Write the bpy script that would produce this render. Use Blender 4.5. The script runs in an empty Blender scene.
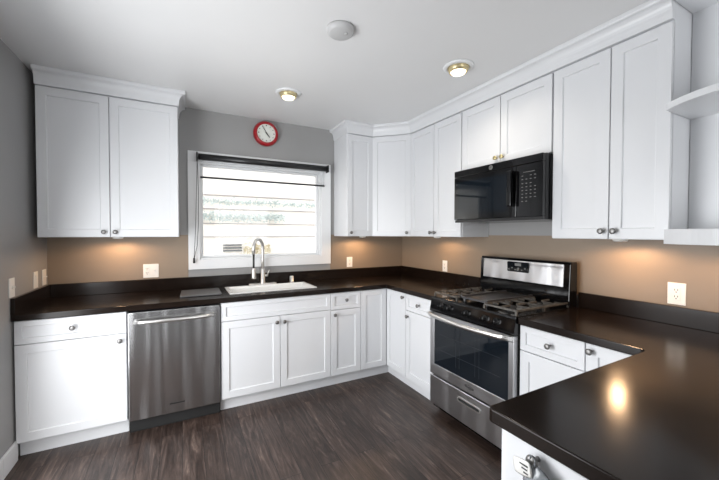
import bpy, bmesh, math, random
from mathutils import Vector, Matrix
random.seed(7)
SC = bpy.context.scene
COL = SC.collection

# ------------------------------------------------------------------ camera
cam_d = bpy.data.cameras.new('camera'); cam = bpy.data.objects.new('camera', cam_d); COL.objects.link(cam)
def cam_matrix(yaw, pit, rol):
    cy, sy = math.cos(yaw), math.sin(yaw)
    R = Vector((cy, -sy, 0)); F = Vector((sy, cy, 0)); U = Vector((0, 0, 1))
    F, U = F*math.cos(pit) + U*math.sin(pit), -F*math.sin(pit) + U*math.cos(pit)
    R, U = R*math.cos(rol) + U*math.sin(rol), -R*math.sin(rol) + U*math.cos(rol)
    m = Matrix((R, U, -F)).transposed().to_4x4()
    m.translation = Vector((-2.4007, -3.4168, 1.416))
    return m
cam.matrix_world = cam_matrix(.4849, -.02, .0012)
cam_d.sensor_width = 36; cam_d.lens = 333.94/719*36; cam_d.clip_start = .05
SC.camera = cam

# ------------------------------------------------------------------ world, lights, exposure
SC.view_settings.view_transform = 'Standard'; SC.view_settings.look = 'None'
SC.view_settings.gamma = 1; SC.view_settings.use_curve_mapping = False
SC.view_settings.exposure = 0.06
SC.cycles.use_denoising = True
SC.cycles.max_bounces = 10; SC.cycles.diffuse_bounces = 6
SC.cycles.sample_clamp_indirect = 6
w = bpy.data.worlds.new('sky'); SC.world = w; w.use_nodes = True
bg = w.node_tree.nodes['Background']; bg.inputs[0].default_value = (.90, .95, 1, 1); bg.inputs[1].default_value = 3.1
def area(name, loc, rot, sx, sy, power, col=(1, 1, 1)):
    d = bpy.data.lights.new(name, 'AREA'); d.shape = 'RECTANGLE'; d.size = sx; d.size_y = sy; d.energy = power; d.color = col
    o = bpy.data.objects.new(name, d); o.location = loc; o.rotation_euler = rot; COL.objects.link(o); return o
D = math.radians
area('daylight_from_side_door', (-3.30, -1.74, 1.00), (D(80), 0, D(-90)), 1.2, 1.7, 50, (.985, .99, 1))
area('south_fill', (-.95, -6.38, 1.30), (D(90), 0, D(8)), 1.4, 1.8, 32, (1, .99, .98))  # added fill from behind the camera, no window is seen there

# ------------------------------------------------------------------ materials
def mat(name, col=(.8, .8, .8), rough=.5, metal=0, spec=.5, emit=None, estr=0, coat=0, trans=0):
    m = bpy.data.materials.new(name); m.use_nodes = True
    b = m.node_tree.nodes['Principled BSDF']
    b.inputs['Base Color'].default_value = (*col, 1); b.inputs['Roughness'].default_value = rough
    b.inputs['Metallic'].default_value = metal; b.inputs['Specular IOR Level'].default_value = spec
    b.inputs['Coat Weight'].default_value = coat; b.inputs['Transmission Weight'].default_value = trans
    if emit: b.inputs['Emission Color'].default_value = (*emit, 1); b.inputs['Emission Strength'].default_value = estr
    return m
def nodes(m): return m.node_tree.nodes, m.node_tree.links, m.node_tree.nodes['Principled BSDF']
def vary(m, c1, c2, scale=(1, 1, 1), nscale=5, detail=4, bump=0, rough=None, lo=.3, hi=.7):
    """object-space noise that blends two colours, optionally bump and roughness"""
    N, L, b = nodes(m)
    tc = N.new('ShaderNodeTexCoord'); mp = N.new('ShaderNodeMapping'); mp.inputs['Scale'].default_value = scale
    nz = N.new('ShaderNodeTexNoise'); nz.inputs['Scale'].default_value = nscale; nz.inputs['Detail'].default_value = detail
    cr = N.new('ShaderNodeValToRGB'); cr.color_ramp.elements[0].position = lo; cr.color_ramp.elements[1].position = hi
    cr.color_ramp.elements[0].color = (*c1, 1); cr.color_ramp.elements[1].color = (*c2, 1)
    L.new(tc.outputs['Object'], mp.inputs[0]); L.new(mp.outputs[0], nz.inputs['Vector']); L.new(nz.outputs['Fac'], cr.inputs[0])
    L.new(cr.outputs[0], b.inputs['Base Color'])
    if bump:
        bp = N.new('ShaderNodeBump'); bp.inputs['Strength'].default_value = bump; bp.inputs['Distance'].default_value = .01
        L.new(nz.outputs['Fac'], bp.inputs['Height']); L.new(bp.outputs[0], b.inputs['Normal'])
    if rough:
        mr = N.new('ShaderNodeMapRange'); mr.inputs['To Min'].default_value = rough[0]; mr.inputs['To Max'].default_value = rough[1]
        L.new(nz.outputs['Fac'], mr.inputs[0]); L.new(mr.outputs[0], b.inputs['Roughness'])
    return m
M = {}
M['cab'] = vary(mat('white_cabinet_paint', rough=.35), (.70, .71, .73), (.73, .74, .755), nscale=1.5)
M['wall'] = vary(mat('grey_taupe_wall_paint', rough=.55), (.30, .298, .295), (.315, .313, .31), nscale=2, bump=.02)
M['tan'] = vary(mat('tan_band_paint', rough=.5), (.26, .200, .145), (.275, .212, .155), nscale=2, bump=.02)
M['ceil'] = vary(mat('ceiling_paint', rough=.42), (.72, .72, .72), (.76, .76, .76), nscale=.9, bump=.05)
M['trim'] = mat('white_trim_paint', (.78, .79, .80), .35)
M['counter'] = vary(mat('espresso_solid_worktop', rough=.2, spec=.22), (.0095, .0062, .0048), (.0125, .0080, .0060), nscale=9, rough=(.15, .22))
M['counter'].node_tree.nodes['Principled BSDF'].inputs['IOR'].default_value = 1.45
M['steel'] = mat('brushed_stainless', (.54, .54, .55), .32, 1)
M['steeldark'] = mat('darker_brushed_stainless', (.46, .46, .465), .22, 1)
M['chrome'] = mat('brushed_nickel', (.76, .75, .73), .30, 1)
M['satin'] = mat('satin_nickel', (.80, .79, .77), .5, .7)
M['knob'] = mat('satin_nickel_knob', (.24, .235, .23), .45, 1)
M['brass'] = mat('aged_brass_knob', (.62, .52, .28), .28, 1)
M['blackgloss'] = mat('black_gloss_plastic', (.004, .004, .0045), .06, 0, .45)
M['blackenamel'] = mat('black_enamel', (.005, .005, .0055), .14, 0, .3)
M['blacksatin'] = mat('black_satin', (.012, .012, .013), .35)
M['iron'] = vary(mat('cast_iron_grate', rough=.45, metal=.3), (.05, .047, .043), (.14, .13, .115), nscale=30, bump=.3)
M['griddle'] = mat('dark_griddle', (.11, .11, .115), .28, .7)
M['dark'] = mat('dark_recess', (.01, .01, .01), .7)
M['glassblack'] = mat('oven_glass', (.006, .009, .013), .04, 0, .4)
M['porcelain'] = mat('white_sink_enamel', (.84, .84, .83), .15)
M['plate'] = mat('white_wall_plate', (.80, .79, .76), .35)
M['clockred'] = mat('red_clock_plastic', (.34, .008, .014), .3)
M['clockface'] = mat('clock_face', (.72, .74, .68), .5)
M['ink'] = mat('black_ink', (.012, .012, .012), .5)
M['glass'] = mat('window_glass', (1, 1, 1), 0, 0, .5, trans=1)
M['gold'] = mat('gold_reflector', (.62, .52, .30), .35, .6)
M['detector'] = mat('grey_white_plastic', (.50, .50, .50), .4)
M['bulb'] = mat('lit_bulb', (1, .95, .85), .4, emit=(1, .90, .70), estr=2.2)
M['puck'] = mat('lit_puck_lens', (1, .9, .7), .4, emit=(1, .62, .28), estr=6)
M['board'] = mat('dark_glass_board', (.10, .10, .102), .3, 0, .7)
M['lcd'] = mat('display_glass', (.008, .01, .012), .05)
M['lettering'] = mat('pale_grey_lettering', (.15, .15, .145), .5)
M['bag'] = mat('clear_packet', (.34, .36, .38), .18, trans=.35)
M['blind_fabric'] = mat('pale_roller_fabric', (.55, .57, .59), .8)
M['bluedot'] = mat('blue_print', (.05, .10, .22), .5)
M['siding'] = vary(mat('cream_siding', rough=.8), (.80, .74, .66), (.86, .80, .72), nscale=2)
M['leaf'] = vary(mat('pale_leaves', rough=.7), (.36, .41, .39), (.60, .64, .60), nscale=14)  # leaf tone paled to imitate the overexposed view outside
M['leafdry'] = vary(mat('dry_leaves', rough=.7), (.42, .33, .16), (.60, .52, .34), nscale=14)
M['soil'] = vary(mat('pale_gravel', rough=.9), (.45, .43, .40), (.60, .57, .53), nscale=20)
M['groove'] = mat('weathered_joint', (.30, .26, .26), .9)

def fabric_translucent(m):
    N, L, b = nodes(m); out = N['Material Output']
    t = N.new('ShaderNodeBsdfTranslucent'); t.inputs[0].default_value = (.75, .77, .8, 1)
    tr = N.new('ShaderNodeBsdfTransparent'); mx = N.new('ShaderNodeMixShader'); mx2 = N.new('ShaderNodeMixShader')
    mx.inputs[0].default_value = .5; mx2.inputs[0].default_value = .86
    L.new(b.outputs[0], mx.inputs[1]); L.new(t.outputs[0], mx.inputs[2]); L.new(mx.outputs[0], mx2.inputs[1]); L.new(tr.outputs[0], mx2.inputs[2])
    L.new(mx2.outputs[0], out.inputs['Surface'])
fabric_translucent(M['blind_fabric'])
def pane(m):
    N, L, b = nodes(m); out = N['Material Output']
    tr = N.new('ShaderNodeBsdfTransparent'); gl = N.new('ShaderNodeBsdfGlossy'); gl.inputs['Roughness'].default_value = .02
    fr = N.new('ShaderNodeFresnel'); fr.inputs[0].default_value = 1.3; mx = N.new('ShaderNodeMixShader')
    L.new(fr.outputs[0], mx.inputs[0]); L.new(tr.outputs[0], mx.inputs[1]); L.new(gl.outputs[0], mx.inputs[2]); L.new(mx.outputs[0], out.inputs['Surface'])
pane(M['glass'])
def brushed(m, axis):
    N, L, b = nodes(m)
    tc = N.new('ShaderNodeTexCoord'); mp = N.new('ShaderNodeMapping')
    mp.inputs['Scale'].default_value = (6, 6, 400) if axis == 'z' else (400, 400, 6)
    nz = N.new('ShaderNodeTexNoise'); nz.inputs['Scale'].default_value = 1; nz.inputs['Detail'].default_value = 3
    bp = N.new('ShaderNodeBump'); bp.inputs['Strength'].default_value = .10; bp.inputs['Distance'].default_value = .002
    mp2 = N.new('ShaderNodeMapping'); mp2.inputs['Scale'].default_value = (7, 7, .7)
    nz2 = N.new('ShaderNodeTexNoise'); nz2.inputs['Scale'].default_value = 1; nz2.inputs['Detail'].default_value = 1
    bp2 = N.new('ShaderNodeBump'); bp2.inputs['Strength'].default_value = .8; bp2.inputs['Distance'].default_value = .03
    L.new(tc.outputs['Object'], mp.inputs[0]); L.new(mp.outputs[0], nz.inputs['Vector']); L.new(nz.outputs['Fac'], bp.inputs['Height'])
    L.new(tc.outputs['Object'], mp2.inputs[0]); L.new(mp2.outputs[0], nz2.inputs['Vector']); L.new(nz2.outputs['Fac'], bp2.inputs['Height'])
    L.new(bp.outputs[0], bp2.inputs['Normal']); L.new(bp2.outputs[0], b.inputs['Normal'])
    b.inputs['Anisotropic'].default_value = .6
brushed(M['steel'], 'z'); brushed(M['steeldark'], 'z')
def wood(m):
    N, L, b = nodes(m)
    tc = N.new('ShaderNodeTexCoord'); mp = N.new('ShaderNodeMapping'); mp.inputs['Rotation'].default_value = (0, 0, D(90))
    br = N.new('ShaderNodeTexBrick'); br.offset = .37; br.inputs['Scale'].default_value = 1
    br.inputs['Brick Width'].default_value = 1.25; br.inputs['Row Height'].default_value = .125
    br.inputs['Mortar Size'].default_value = .0018; br.inputs['Mortar Smooth'].default_value = .3; br.inputs['Bias'].default_value = 0
    br.inputs['Color1'].default_value = (.0, .0, .0, 1); br.inputs['Color2'].default_value = (1, 1, 1, 1); br.inputs['Mortar'].default_value = (.5, .5, .5, 1)
    L.new(tc.outputs['Object'], mp.inputs[0]); L.new(mp.outputs[0], br.inputs['Vector'])
    # per-plank shift of the grain
    sx = N.new('ShaderNodeSeparateColor'); L.new(br.outputs['Color'], sx.inputs[0])
    cb = N.new('ShaderNodeCombineXYZ'); mm = N.new('ShaderNodeMath'); mm.operation = 'MULTIPLY'; mm.inputs[1].default_value = 9
    L.new(sx.outputs[0], mm.inputs[0]); L.new(mm.outputs[0], cb.inputs[1]); L.new(mm.outputs[0], cb.inputs[0])
    add = N.new('ShaderNodeVectorMath'); L.new(tc.outputs['Object'], add.inputs[0]); L.new(cb.outputs[0], add.inputs[1])
    mp2 = N.new('ShaderNodeMapping'); mp2.inputs['Scale'].default_value = (11, 1.1, 1); L.new(add.outputs[0], mp2.inputs[0])
    nz = N.new('ShaderNodeTexNoise'); nz.inputs['Scale'].default_value = 2.2; nz.inputs['Detail'].default_value = 8; nz.inputs['Roughness'].default_value = .68; nz.inputs['Distortion'].default_value = 1.6
    L.new(mp2.outputs[0], nz.inputs['Vector'])
    cr = N.new('ShaderNodeValToRGB'); e = cr.color_ramp.elements
    e[0].position = .34; e[0].color = (.017, .0100, .0078, 1); e[1].position = .74; e[1].color = (.17, .122, .098, 1)
    x = e.new(.5); x.color = (.043, .028, .0225, 1); x = e.new(.60); x.color = (.074, .050, .041, 1)
    L.new(nz.outputs['Fac'], cr.inputs[0])
    # plank tone
    mx = N.new('ShaderNodeMix'); mx.data_type = 'RGBA'; mx.blend_type = 'MULTIPLY'; mx.inputs[0].default_value = .8
    tone = N.new('ShaderNodeMapRange'); tone.inputs['To Min'].default_value = .72; tone.inputs['To Max'].default_value = 1.25
    L.new(sx.outputs[0], tone.inputs[0]); L.new(cr.outputs[0], mx.inputs[6]); L.new(tone.outputs[0], mx.inputs[7])
    mx2 = N.new('ShaderNodeMix'); mx2.data_type = 'RGBA'; L.new(br.outputs['Fac'], mx2.inputs[0]); L.new(mx.outputs[2], mx2.inputs[6]); mx2.inputs[7].default_value = (.006, .004, .004, 1)
    L.new(mx2.outputs[2], b.inputs['Base Color'])
    mr = N.new('ShaderNodeMapRange'); mr.inputs['To Min'].default_value = .30; mr.inputs['To Max'].default_value = .48
    L.new(nz.outputs['Fac'], mr.inputs[0]); L.new(mr.outputs[0], b.inputs['Roughness'])
    bp = N.new('ShaderNodeBump'); bp.inputs['Strength'].default_value = .25; bp.inputs['Distance'].default_value = .004
    L.new(nz.outputs['Fac'], bp.inputs['Height']); L.new(bp.outputs[0], b.inputs['Normal'])
M['floor'] = mat('dark_wood_planks', rough=.4); wood(M['floor'])

# ------------------------------------------------------------------ mesh helpers
def box(bm, x0, x1, y0, y1, z0, z1):
    vs = [bm.verts.new((x, y, z)) for x in (min(x0, x1), max(x0, x1)) for y in (min(y0, y1), max(y0, y1)) for z in (min(z0, z1), max(z0, z1))]
    for f in ((0, 1, 3, 2), (4, 6, 7, 5), (0, 4, 5, 1), (2, 3, 7, 6), (0, 2, 6, 4), (1, 5, 7, 3)):
        bm.faces.new([vs[i] for i in f])
    return vs
def obox(bm, O, u, n, w0, w1, d0, d1, z0, z1):
    """box in a front frame: u along the front, n out of the front"""
    vs = []
    for a in (w0, w1):
        for d in (d0, d1):
            for z in (z0, z1):
                vs.append(bm.verts.new(O + u*a + n*d + Vector((0, 0, z))))
    for f in ((0, 1, 3, 2), (4, 6, 7, 5), (0, 4, 5, 1), (2, 3, 7, 6), (0, 2, 6, 4), (1, 5, 7, 3)):
        bm.faces.new([vs[i] for i in f])
def lathe(bm, prof, Mx, seg=20):
    """prof: (radius, height) along local z, Mx places it"""
    rings = []
    for r, h in prof:
        if r < 1e-6: rings.append([bm.verts.new(Mx @ Vector((0, 0, h)))])
        else: rings.append([bm.verts.new(Mx @ Vector((r*math.cos(2*math.pi*i/seg), r*math.sin(2*math.pi*i/seg), h))) for i in range(seg)])
    for a, b in zip(rings, rings[1:]):
        if len(a) == 1 and len(b) == 1: continue
        for i in range(seg):
            j = (i+1) % seg
            if len(a) == 1: f = (a[0], b[j], b[i])
            elif len(b) == 1: f = (a[i], a[j], b[0])
            else: f = (a[i], a[j], b[j], b[i])
            fc = bm.faces.new(f); fc.smooth = True
def tube(bm, pts, r, seg=12, cap=True, flat=1.0):
    pts = [Vector(p) for p in pts]; rings = []
    up = Vector((0, 0, 1)); prev = None
    for i, p in enumerate(pts):
        t = (pts[min(i+1, len(pts)-1)] - pts[max(i-1, 0)]).normalized()
        a = (prev - t*prev.dot(t)).normalized() if prev is not None else (t.cross(up) if abs(t.z) < .95 else t.cross(Vector((0, 1, 0)))).normalized()
        b = t.cross(a); prev = a
        rr = r[i] if isinstance(r, (list, tuple)) else r
        rings.append([bm.verts.new(p + a*math.cos(2*math.pi*k/seg)*rr + b*math.sin(2*math.pi*k/seg)*rr*flat) for k in range(seg)])
    for A, B in zip(rings, rings[1:]):
        for k in range(seg):
            f = bm.faces.new((A[k], A[(k+1) % seg], B[(k+1) % seg], B[k])); f.smooth = True
    if cap:
        bm.faces.new(rings[0][::-1]); bm.faces.new(rings[-1])
def prism(bm, pts, z0, z1):
    lo = [bm.verts.new((x, y, z0)) for x, y in pts]; hi = [bm.verts.new((x, y, z1)) for x, y in pts]
    bm.faces.new(lo[::-1]); bm.faces.new(hi)
    for i in range(len(pts)):
        j = (i+1) % len(pts); bm.faces.new((lo[i], lo[j], hi[j], hi[i]))
def sweep(bm, path, prof):
    """mitred sweep of a closed profile (out, z) along a 2D path; outward is to the right of travel"""
    P = [Vector((x, y)) for x, y in path]; rings = []
    for i, p in enumerate(P):
        def nrm(a, b):
            d = (b-a).normalized(); return Vector((d.y, -d.x))
        if i == 0: m = nrm(P[0], P[1])
        elif i == len(P)-1: m = nrm(P[-2], P[-1])
        else:
            n1, n2 = nrm(P[i-1], p), nrm(p, P[i+1]); m = (n1+n2); m = m/ (m.length) ; m = m/ m.dot(n1)
        rings.append([bm.verts.new((p.x+m.x*o, p.y+m.y*o, z)) for o, z in prof])
    k = len(prof)
    for A, B in zip(rings, rings[1:]):
        for i in range(k):
            bm.faces.new((A[i], B[i], B[(i+1) % k], A[(i+1) % k]))
    bm.faces.new(rings[0]); bm.faces.new(rings[-1][::-1])
def plate_cells(bm, xs, ys, inside, z0, z1):
    V = {}
    def v(i, j, z): 
        if (i, j, z) not in V: V[i, j, z] = bm.verts.new((xs[i], ys[j], z))
        return V[i, j, z]
    I = lambda i, j: 0 <= i < len(xs)-1 and 0 <= j < len(ys)-1 and inside((xs[i]+xs[i+1])/2, (ys[j]+ys[j+1])/2)
    for i in range(len(xs)-1):
        for j in range(len(ys)-1):
            if not I(i, j): continue
            bm.faces.new((v(i, j, z1), v(i+1, j, z1), v(i+1, j+1, z1), v(i, j+1, z1)))
            bm.faces.new((v(i, j, z0), v(i, j+1, z0), v(i+1, j+1, z0), v(i+1, j, z0)))
            for di, dj, a, b in ((-1, 0, (i, j+1), (i, j)), (1, 0, (i+1, j), (i+1, j+1)), (0, -1, (i, j), (i+1, j)), (0, 1, (i+1, j+1), (i, j+1))):
                if not I(i+di, j+dj): bm.faces.new((v(*a, z0), v(*b, z0), v(*b, z1), v(*a, z1)))
def rounded(pts, rad, seg=6):
    out = []
    n = len(pts)
    for i, p in enumerate(pts):
        r = rad.get(i, 0) if isinstance(rad, dict) else rad
        p = Vector(p); a = (Vector(pts[i-1])-p).normalized(); b = (Vector(pts[(i+1) % n])-p).normalized()
        if not r: out.append(tuple(p)); continue
        ang = a.angle(b); t = r/math.tan(ang/2); c = p + (a+b).normalized()*(r/math.sin(ang/2))
        s, e = p+a*t, p+b*t
        a0 = math.atan2(s.y-c.y, s.x-c.x); a1 = math.atan2(e.y-c.y, e.x-c.x); d = (a1-a0+math.pi) % (2*math.pi)-math.pi
        for k in range(seg+1): out.append((c.x+r*math.cos(a0+d*k/seg), c.y+r*math.sin(a0+d*k/seg)))
    return out
def wloc(o):
    v = Vector(o.location)
    while o.parent: o = o.parent; v = v + o.location
    return v
def obj(name, bm, m, parent=None, bevel=0, seg=2, origin=None):
    """links a mesh built in world coordinates; its origin goes to the parent's origin or to `origin`"""
    bmesh.ops.recalc_face_normals(bm, faces=bm.faces)
    me = bpy.data.meshes.new(name)
    O = Vector(origin) if origin else (wloc(parent) if parent else Vector((0, 0, 0)))
    if not origin and not parent:
        xs = [v.co for v in bm.verts]
        O = Vector(((min(c.x for c in xs)+max(c.x for c in xs))/2, (min(c.y for c in xs)+max(c.y for c in xs))/2, min(c.z for c in xs)))
    bmesh.ops.translate(bm, verts=bm.verts, vec=-O)
    bm.to_mesh(me); bm.free()
    for mm in (m if isinstance(m, (list, tuple)) else [m]): me.materials.append(mm)
    o = bpy.data.objects.new(name, me); COL.objects.link(o)
    o.location = O - (wloc(parent) if parent else Vector((0, 0, 0)))
    if parent: o.parent = parent
    if bevel:
        b = o.modifiers.new('bevel', 'BEVEL'); b.width = bevel; b.segments = seg; b.limit_method = 'ANGLE'; b.angle_limit = D(35)
        b.harden_normals = False
    return o
def tag(o, label, cat, group=None, kind=None):
    if label: o['label'] = label
    if cat: o['category'] = cat
    if group: o['group'] = group
    if kind: o['kind'] = kind
    return o
def thing(name, loc, label, cat, group=None):
    o = bpy.data.objects.new(name, None); o.empty_display_size = .1; o.location = loc; COL.objects.link(o)
    return tag(o, label, cat, group)
def struct(name, bm, m, bevel=0, parent=None):
    o = obj(name, bm, m, parent, bevel)
    if not parent: o['kind'] = 'structure'
    return o
def text_mesh(name, txt, size, Mx, m, parent, ext=.0006):
    c = bpy.data.curves.new(name, 'FONT'); c.body = txt; c.size = size; c.align_x = 'CENTER'; c.align_y = 'CENTER'; c.extrude = ext; c.resolution_u = 2
    t = bpy.data.objects.new(name, c); COL.objects.link(t)
    bpy.context.view_layer.update()
    me = bpy.data.meshes.new_from_object(t.evaluated_get(bpy.context.evaluated_depsgraph_get()))
    bpy.data.objects.remove(t); bpy.data.curves.remove(c)
    me.transform(Matrix.Translation(-wloc(parent)) @ Mx)
    me.materials.clear(); me.materials.append(m)
    o = bpy.data.objects.new(name, me); COL.objects.link(o); o.parent = parent
    return o
def face_matrix(P, n):
    """local x = right seen from the front, y = up, z = n"""
    n = Vector(n).normalized(); u = Vector((0, 0, 1)).cross(n).normalized(); v = n.cross(u)
    m = Matrix((u, v, n)).transposed().to_4x4(); m.translation = Vector(P); return m

# ------------------------------------------------------------------ dimensions
W, H = 3.338, 2.549
SOUTH = -6.5
FB, FU = .605, .315            # body depths: base and wall cabinets
DT = .02                       # door thickness
ZB, ZT = 1.385, 2.437          # wall cabinets

# ------------------------------------------------------------------ room shell
bm = bmesh.new(); box(bm, -W-.12, .12, SOUTH-.12, .12, -.1, 0); struct('floor', bm, M['floor'])
bm = bmesh.new(); box(bm, -W-.12, .12, SOUTH-.12, .12, H, H+.12); struct('ceiling', bm, M['ceil'])
WX0, WX1, WZ0, WZ1 = -2.268, -1.078, 1.172, 2.072      # window opening
def wall_hole(name, axis, a0, a1, t0, t1, hole):
    """wall along x or y with one opening (h0,h1,z0,z1)"""
    bm = bmesh.new(); h0, h1, z0, z1 = hole
    def b(p, q, za, zb):
        if axis == 'x': box(bm, p, q, t0, t1, za, zb)
        else: box(bm, t0, t1, p, q, za, zb)
    b(a0, h0, 0, H); b(h1, a1, 0, H)
    if z0 > 0: b(h0, h1, 0, z0)
    b(h0, h1, z1, H)
    return struct(name, bm, M['wall'])
wall_hole('wall_back', 'x', -W, 0, 0, .12, (WX0, WX1, WZ0, WZ1))
bm = bmesh.new(); box(bm, 0, .12, SOUTH, .12, 0, H); struct('wall_right', bm, M['wall'])
wall_hole('wall_left', 'y', SOUTH, .12, -W-.12, -W, (-2.38, -1.12, .04, 2.08))
wall_hole('wall_front', 'x', -W, 0, SOUTH-.12, SOUTH, (-1.6, -.1, .05, 2.2))
bm = bmesh.new(); box(bm, -W, -W+.015, -.80, -.61, 0, .125); struct('baseboard_left', bm, M['trim'], .003)

bm = bmesh.new()
box(bm, -W, -W+.018, -1.12, -1.03, 0, 2.17); box(bm, -W, -W+.018, -2.47, -2.38, 0, 2.17); box(bm, -W, -W+.018, -2.38, -1.12, 2.08, 2.17)
struct('trim_4', bm, M['trim'], .002)
bm = bmesh.new(); box(bm, -W, -W+.015, -1.03, -.80, 0, .125); struct('baseboard_side', bm, M['trim'], .003)
# tan painted band between worktop upstand and wall cabinets
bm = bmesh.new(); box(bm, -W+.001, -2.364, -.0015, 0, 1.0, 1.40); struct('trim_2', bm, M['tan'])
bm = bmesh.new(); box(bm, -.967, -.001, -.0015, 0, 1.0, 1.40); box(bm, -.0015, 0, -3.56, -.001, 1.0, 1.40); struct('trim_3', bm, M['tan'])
# kitchen window: casing, jamb liner, sash, glass
win = thing('window_1', (-1.668, .0, WZ0), None, None); win['kind'] = 'structure'
def frame(bm, x0, x1, z0, z1, t, y0, y1):
    box(bm, x0, x1, y0, y1, z1-t, z1); box(bm, x0, x1, y0, y1, z0, z0+t)
    box(bm, x0, x0+t, y0, y1, z0+t, z1-t); box(bm, x1-t, x1, y0, y1, z0+t, z1-t)
bm = bmesh.new()
cx0, cx1, cz0, cz1 = -2.363, -.968, 1.083, 2.164
box(bm, cx0, cx1, -.02, 0, WZ1, cz1); box(bm, cx0, cx1, -.02, 0, cz0, WZ0); box(bm, cx0, WX0, -.02, 0, WZ0, WZ1); box(bm, WX1, cx1, -.02, 0, WZ0, WZ1)
obj('casing', bm, M['trim'], win, .002)
bm = bmesh.new(); frame(bm, WX0, WX1, WZ0, WZ1, .012, .0, .12); obj('jamb', bm, M['trim'], win)
bm = bmesh.new(); frame(bm, WX0+.012, WX1-.012, WZ0+.012, WZ1-.012, .020, .05, .09); obj('sash', bm, M['trim'], win, .003)
bm = bmesh.new(); box(bm, WX0+.04, WX1-.04, .068, .072, WZ0+.04, WZ1-.04); obj('pane', bm, M['glass'], win)
for n, axis, h in (('window_2', 'y', (-2.38, -1.12, .04, 2.08)), ('window_3', 'x', (-1.6, -.1, .05, 2.2))):
    bm = bmesh.new()
    if axis == 'x': frame(bm, h[0], h[1], h[2], h[3], .05, SOUTH-.08, SOUTH-.03); box(bm, (h[0]+h[1])/2-.03, (h[0]+h[1])/2+.03, SOUTH-.08, SOUTH-.03, h[2], h[3])  # window_3 is an unseen opening added together with the south fill
    else:
        for a, b, c, d in ((h[0], h[0]+.05, h[2], h[3]), (h[1]-.05, h[1], h[2], h[3]), (h[0], h[1], h[2], h[2]+.05), (h[0], h[1], h[3]-.05, h[3])):
            box(bm, -W-.08, -W-.03, a, b, c, d)
    struct(n, bm, M['trim'])

# ------------------------------------------------------------------ outside the window
bm = bmesh.new(); box(bm, -7, 5, .12, 4.2, -.3, -.2); tag(obj('side_yard', bm, M['soil']), None, None, kind='structure')
YN = 2.2
nb = thing('neighboring_house', (-.8, YN, -.2), 'cream clapboard side of the house next door, seen through the sink window', 'house')
def nz(py, px=250):  # height on the neighbour wall seen at a picture row
    return {196: 2.02, 208.5: 1.83, 224: 1.56, 236: 1.36}[py]
bm = bmesh.new()
edges = [-.2, .55, .95, 1.33, 1.56, 1.79, 2.02, 2.3, 2.6, 2.9, 3.2]
for a, b in zip(edges, edges[1:]):
    vs = [bm.verts.new(p) for p in ((-6, YN-.035, a), (5, YN-.035, a), (5, YN-.029, b), (-6, YN-.029, b), (-6, YN+.1, a), (5, YN+.1, a), (5, YN+.1, b), (-6, YN+.1, b))]
    for f in ((0, 1, 2, 3), (5, 4, 7, 6), (0, 4, 5, 1), (3, 2, 6, 7), (0, 3, 7, 4), (1, 5, 6, 2)): bm.faces.new([vs[i] for i in f])
obj('siding', bm, M['siding'], nb)
bm = bmesh.new()
for z in (1.36, 1.565, 1.79, 2.0): box(bm, -2.3, -.02, YN-.045, YN-.034, z-.005, z+.005)
obj('board_joint', bm, M['groove'], nb)
bm = bmesh.new(); box(bm, -.03, .0, YN-.06, YN-.03, 1.0, 2.04); obj('corner_post', bm, M['siding'], nb, .004)
bm = bmesh.new()
for k in range(3): box(bm, -1.86, -1.58, YN-.06, YN-.03, 1.13+.045*k, 1.15+.045*k)
obj('vent', bm, M['blacksatin'], nb)
def leaves(name, x0, x1, z0, z1, n, m, label, size=.022, y=YN-.095):
    bm = bmesh.new()
    for _ in range(n):
        x = random.uniform(x0, x1); z = random.gauss((z0+z1)/2, (z1-z0)/4); yy = y + random.uniform(-.04, .03)
        s = size*random.uniform(.6, 1.3); a = random.uniform(0, 6.28)
        d = Vector((math.cos(a), random.uniform(-.4, .4), math.sin(a))).normalized(); e = d.cross(Vector((random.uniform(-.4, .4), 1, random.uniform(-.4, .4)))).normalized()
        c = Vector((x, yy, z))
        vs = [bm.verts.new(c-d*s), bm.verts.new(c+e*s*.45-d*s*.1), bm.verts.new(c+d*s), bm.verts.new(c-e*s*.45-d*s*.1)]
        bm.faces.new(vs)
    tube(bm, [(x0+(x1-x0)*i/12, y+.03, (z0+z1)/2+.012*math.sin(i*2.1)) for i in range(13)], .005, 5)
    return tag(obj(name, bm, m), label, 'foliage', kind='stuff')
leaves('reflection_leaves', -2.2, -.15, 1.85, 1.95, 420, M['leaf'], 'upper band of pale grey green leaves standing in for foliage reflections outside')  # added leaf mesh in place of reflected foliage
leaves('reflection_leaves', -2.25, -.9, 1.60, 1.74, 620, M['leaf'], 'lower thicker band of grey green leaves standing in for foliage reflections outside')  # second added leaf mesh, also replacing a reflection
leaves('dry_shrub', -1.55, -1.15, 1.08, 1.24, 200, M['leafdry'], 'yellowish dry twigs beside the black vent on the house next door')

# ------------------------------------------------------------------ cabinet builder
def shaker(O, u, n, w0, w1, z0, z1, st=.052, rec=.009, t=DT, d0=0):
    """shaker front: raised frame, bevelled step, flat recessed panel"""
    bm = bmesh.new(); Z = Vector((0, 0, 1))
    P = lambda a, z, d: bm.verts.new(O+u*a+Z*z+n*(d0+d))
    def ring(i, d): return [P(w0+i, z0+i, d), P(w1-i, z0+i, d), P(w1-i, z1-i, d), P(w0+i, z1-i, d)]
    e = .0015
    rs = [ring(0, 0), ring(0, t-e), ring(e, t), ring(st, t), ring(st+.004, t-rec)]
    bm.faces.new(rs[0][::-1])
    for A, B in zip(rs, rs[1:]):
        for i in range(4): bm.faces.new((A[i], A[(i+1) % 4], B[(i+1) % 4], B[i]))
    bm.faces.new(rs[-1])
    return bm
KN = [(.0, 0), (.007, 0), (.006, .004), (.0045, .012), (.008, .016), (.0150, .020), (.0165, .024), (.015, .028), (.009, .0305), (0, .031)]
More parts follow.
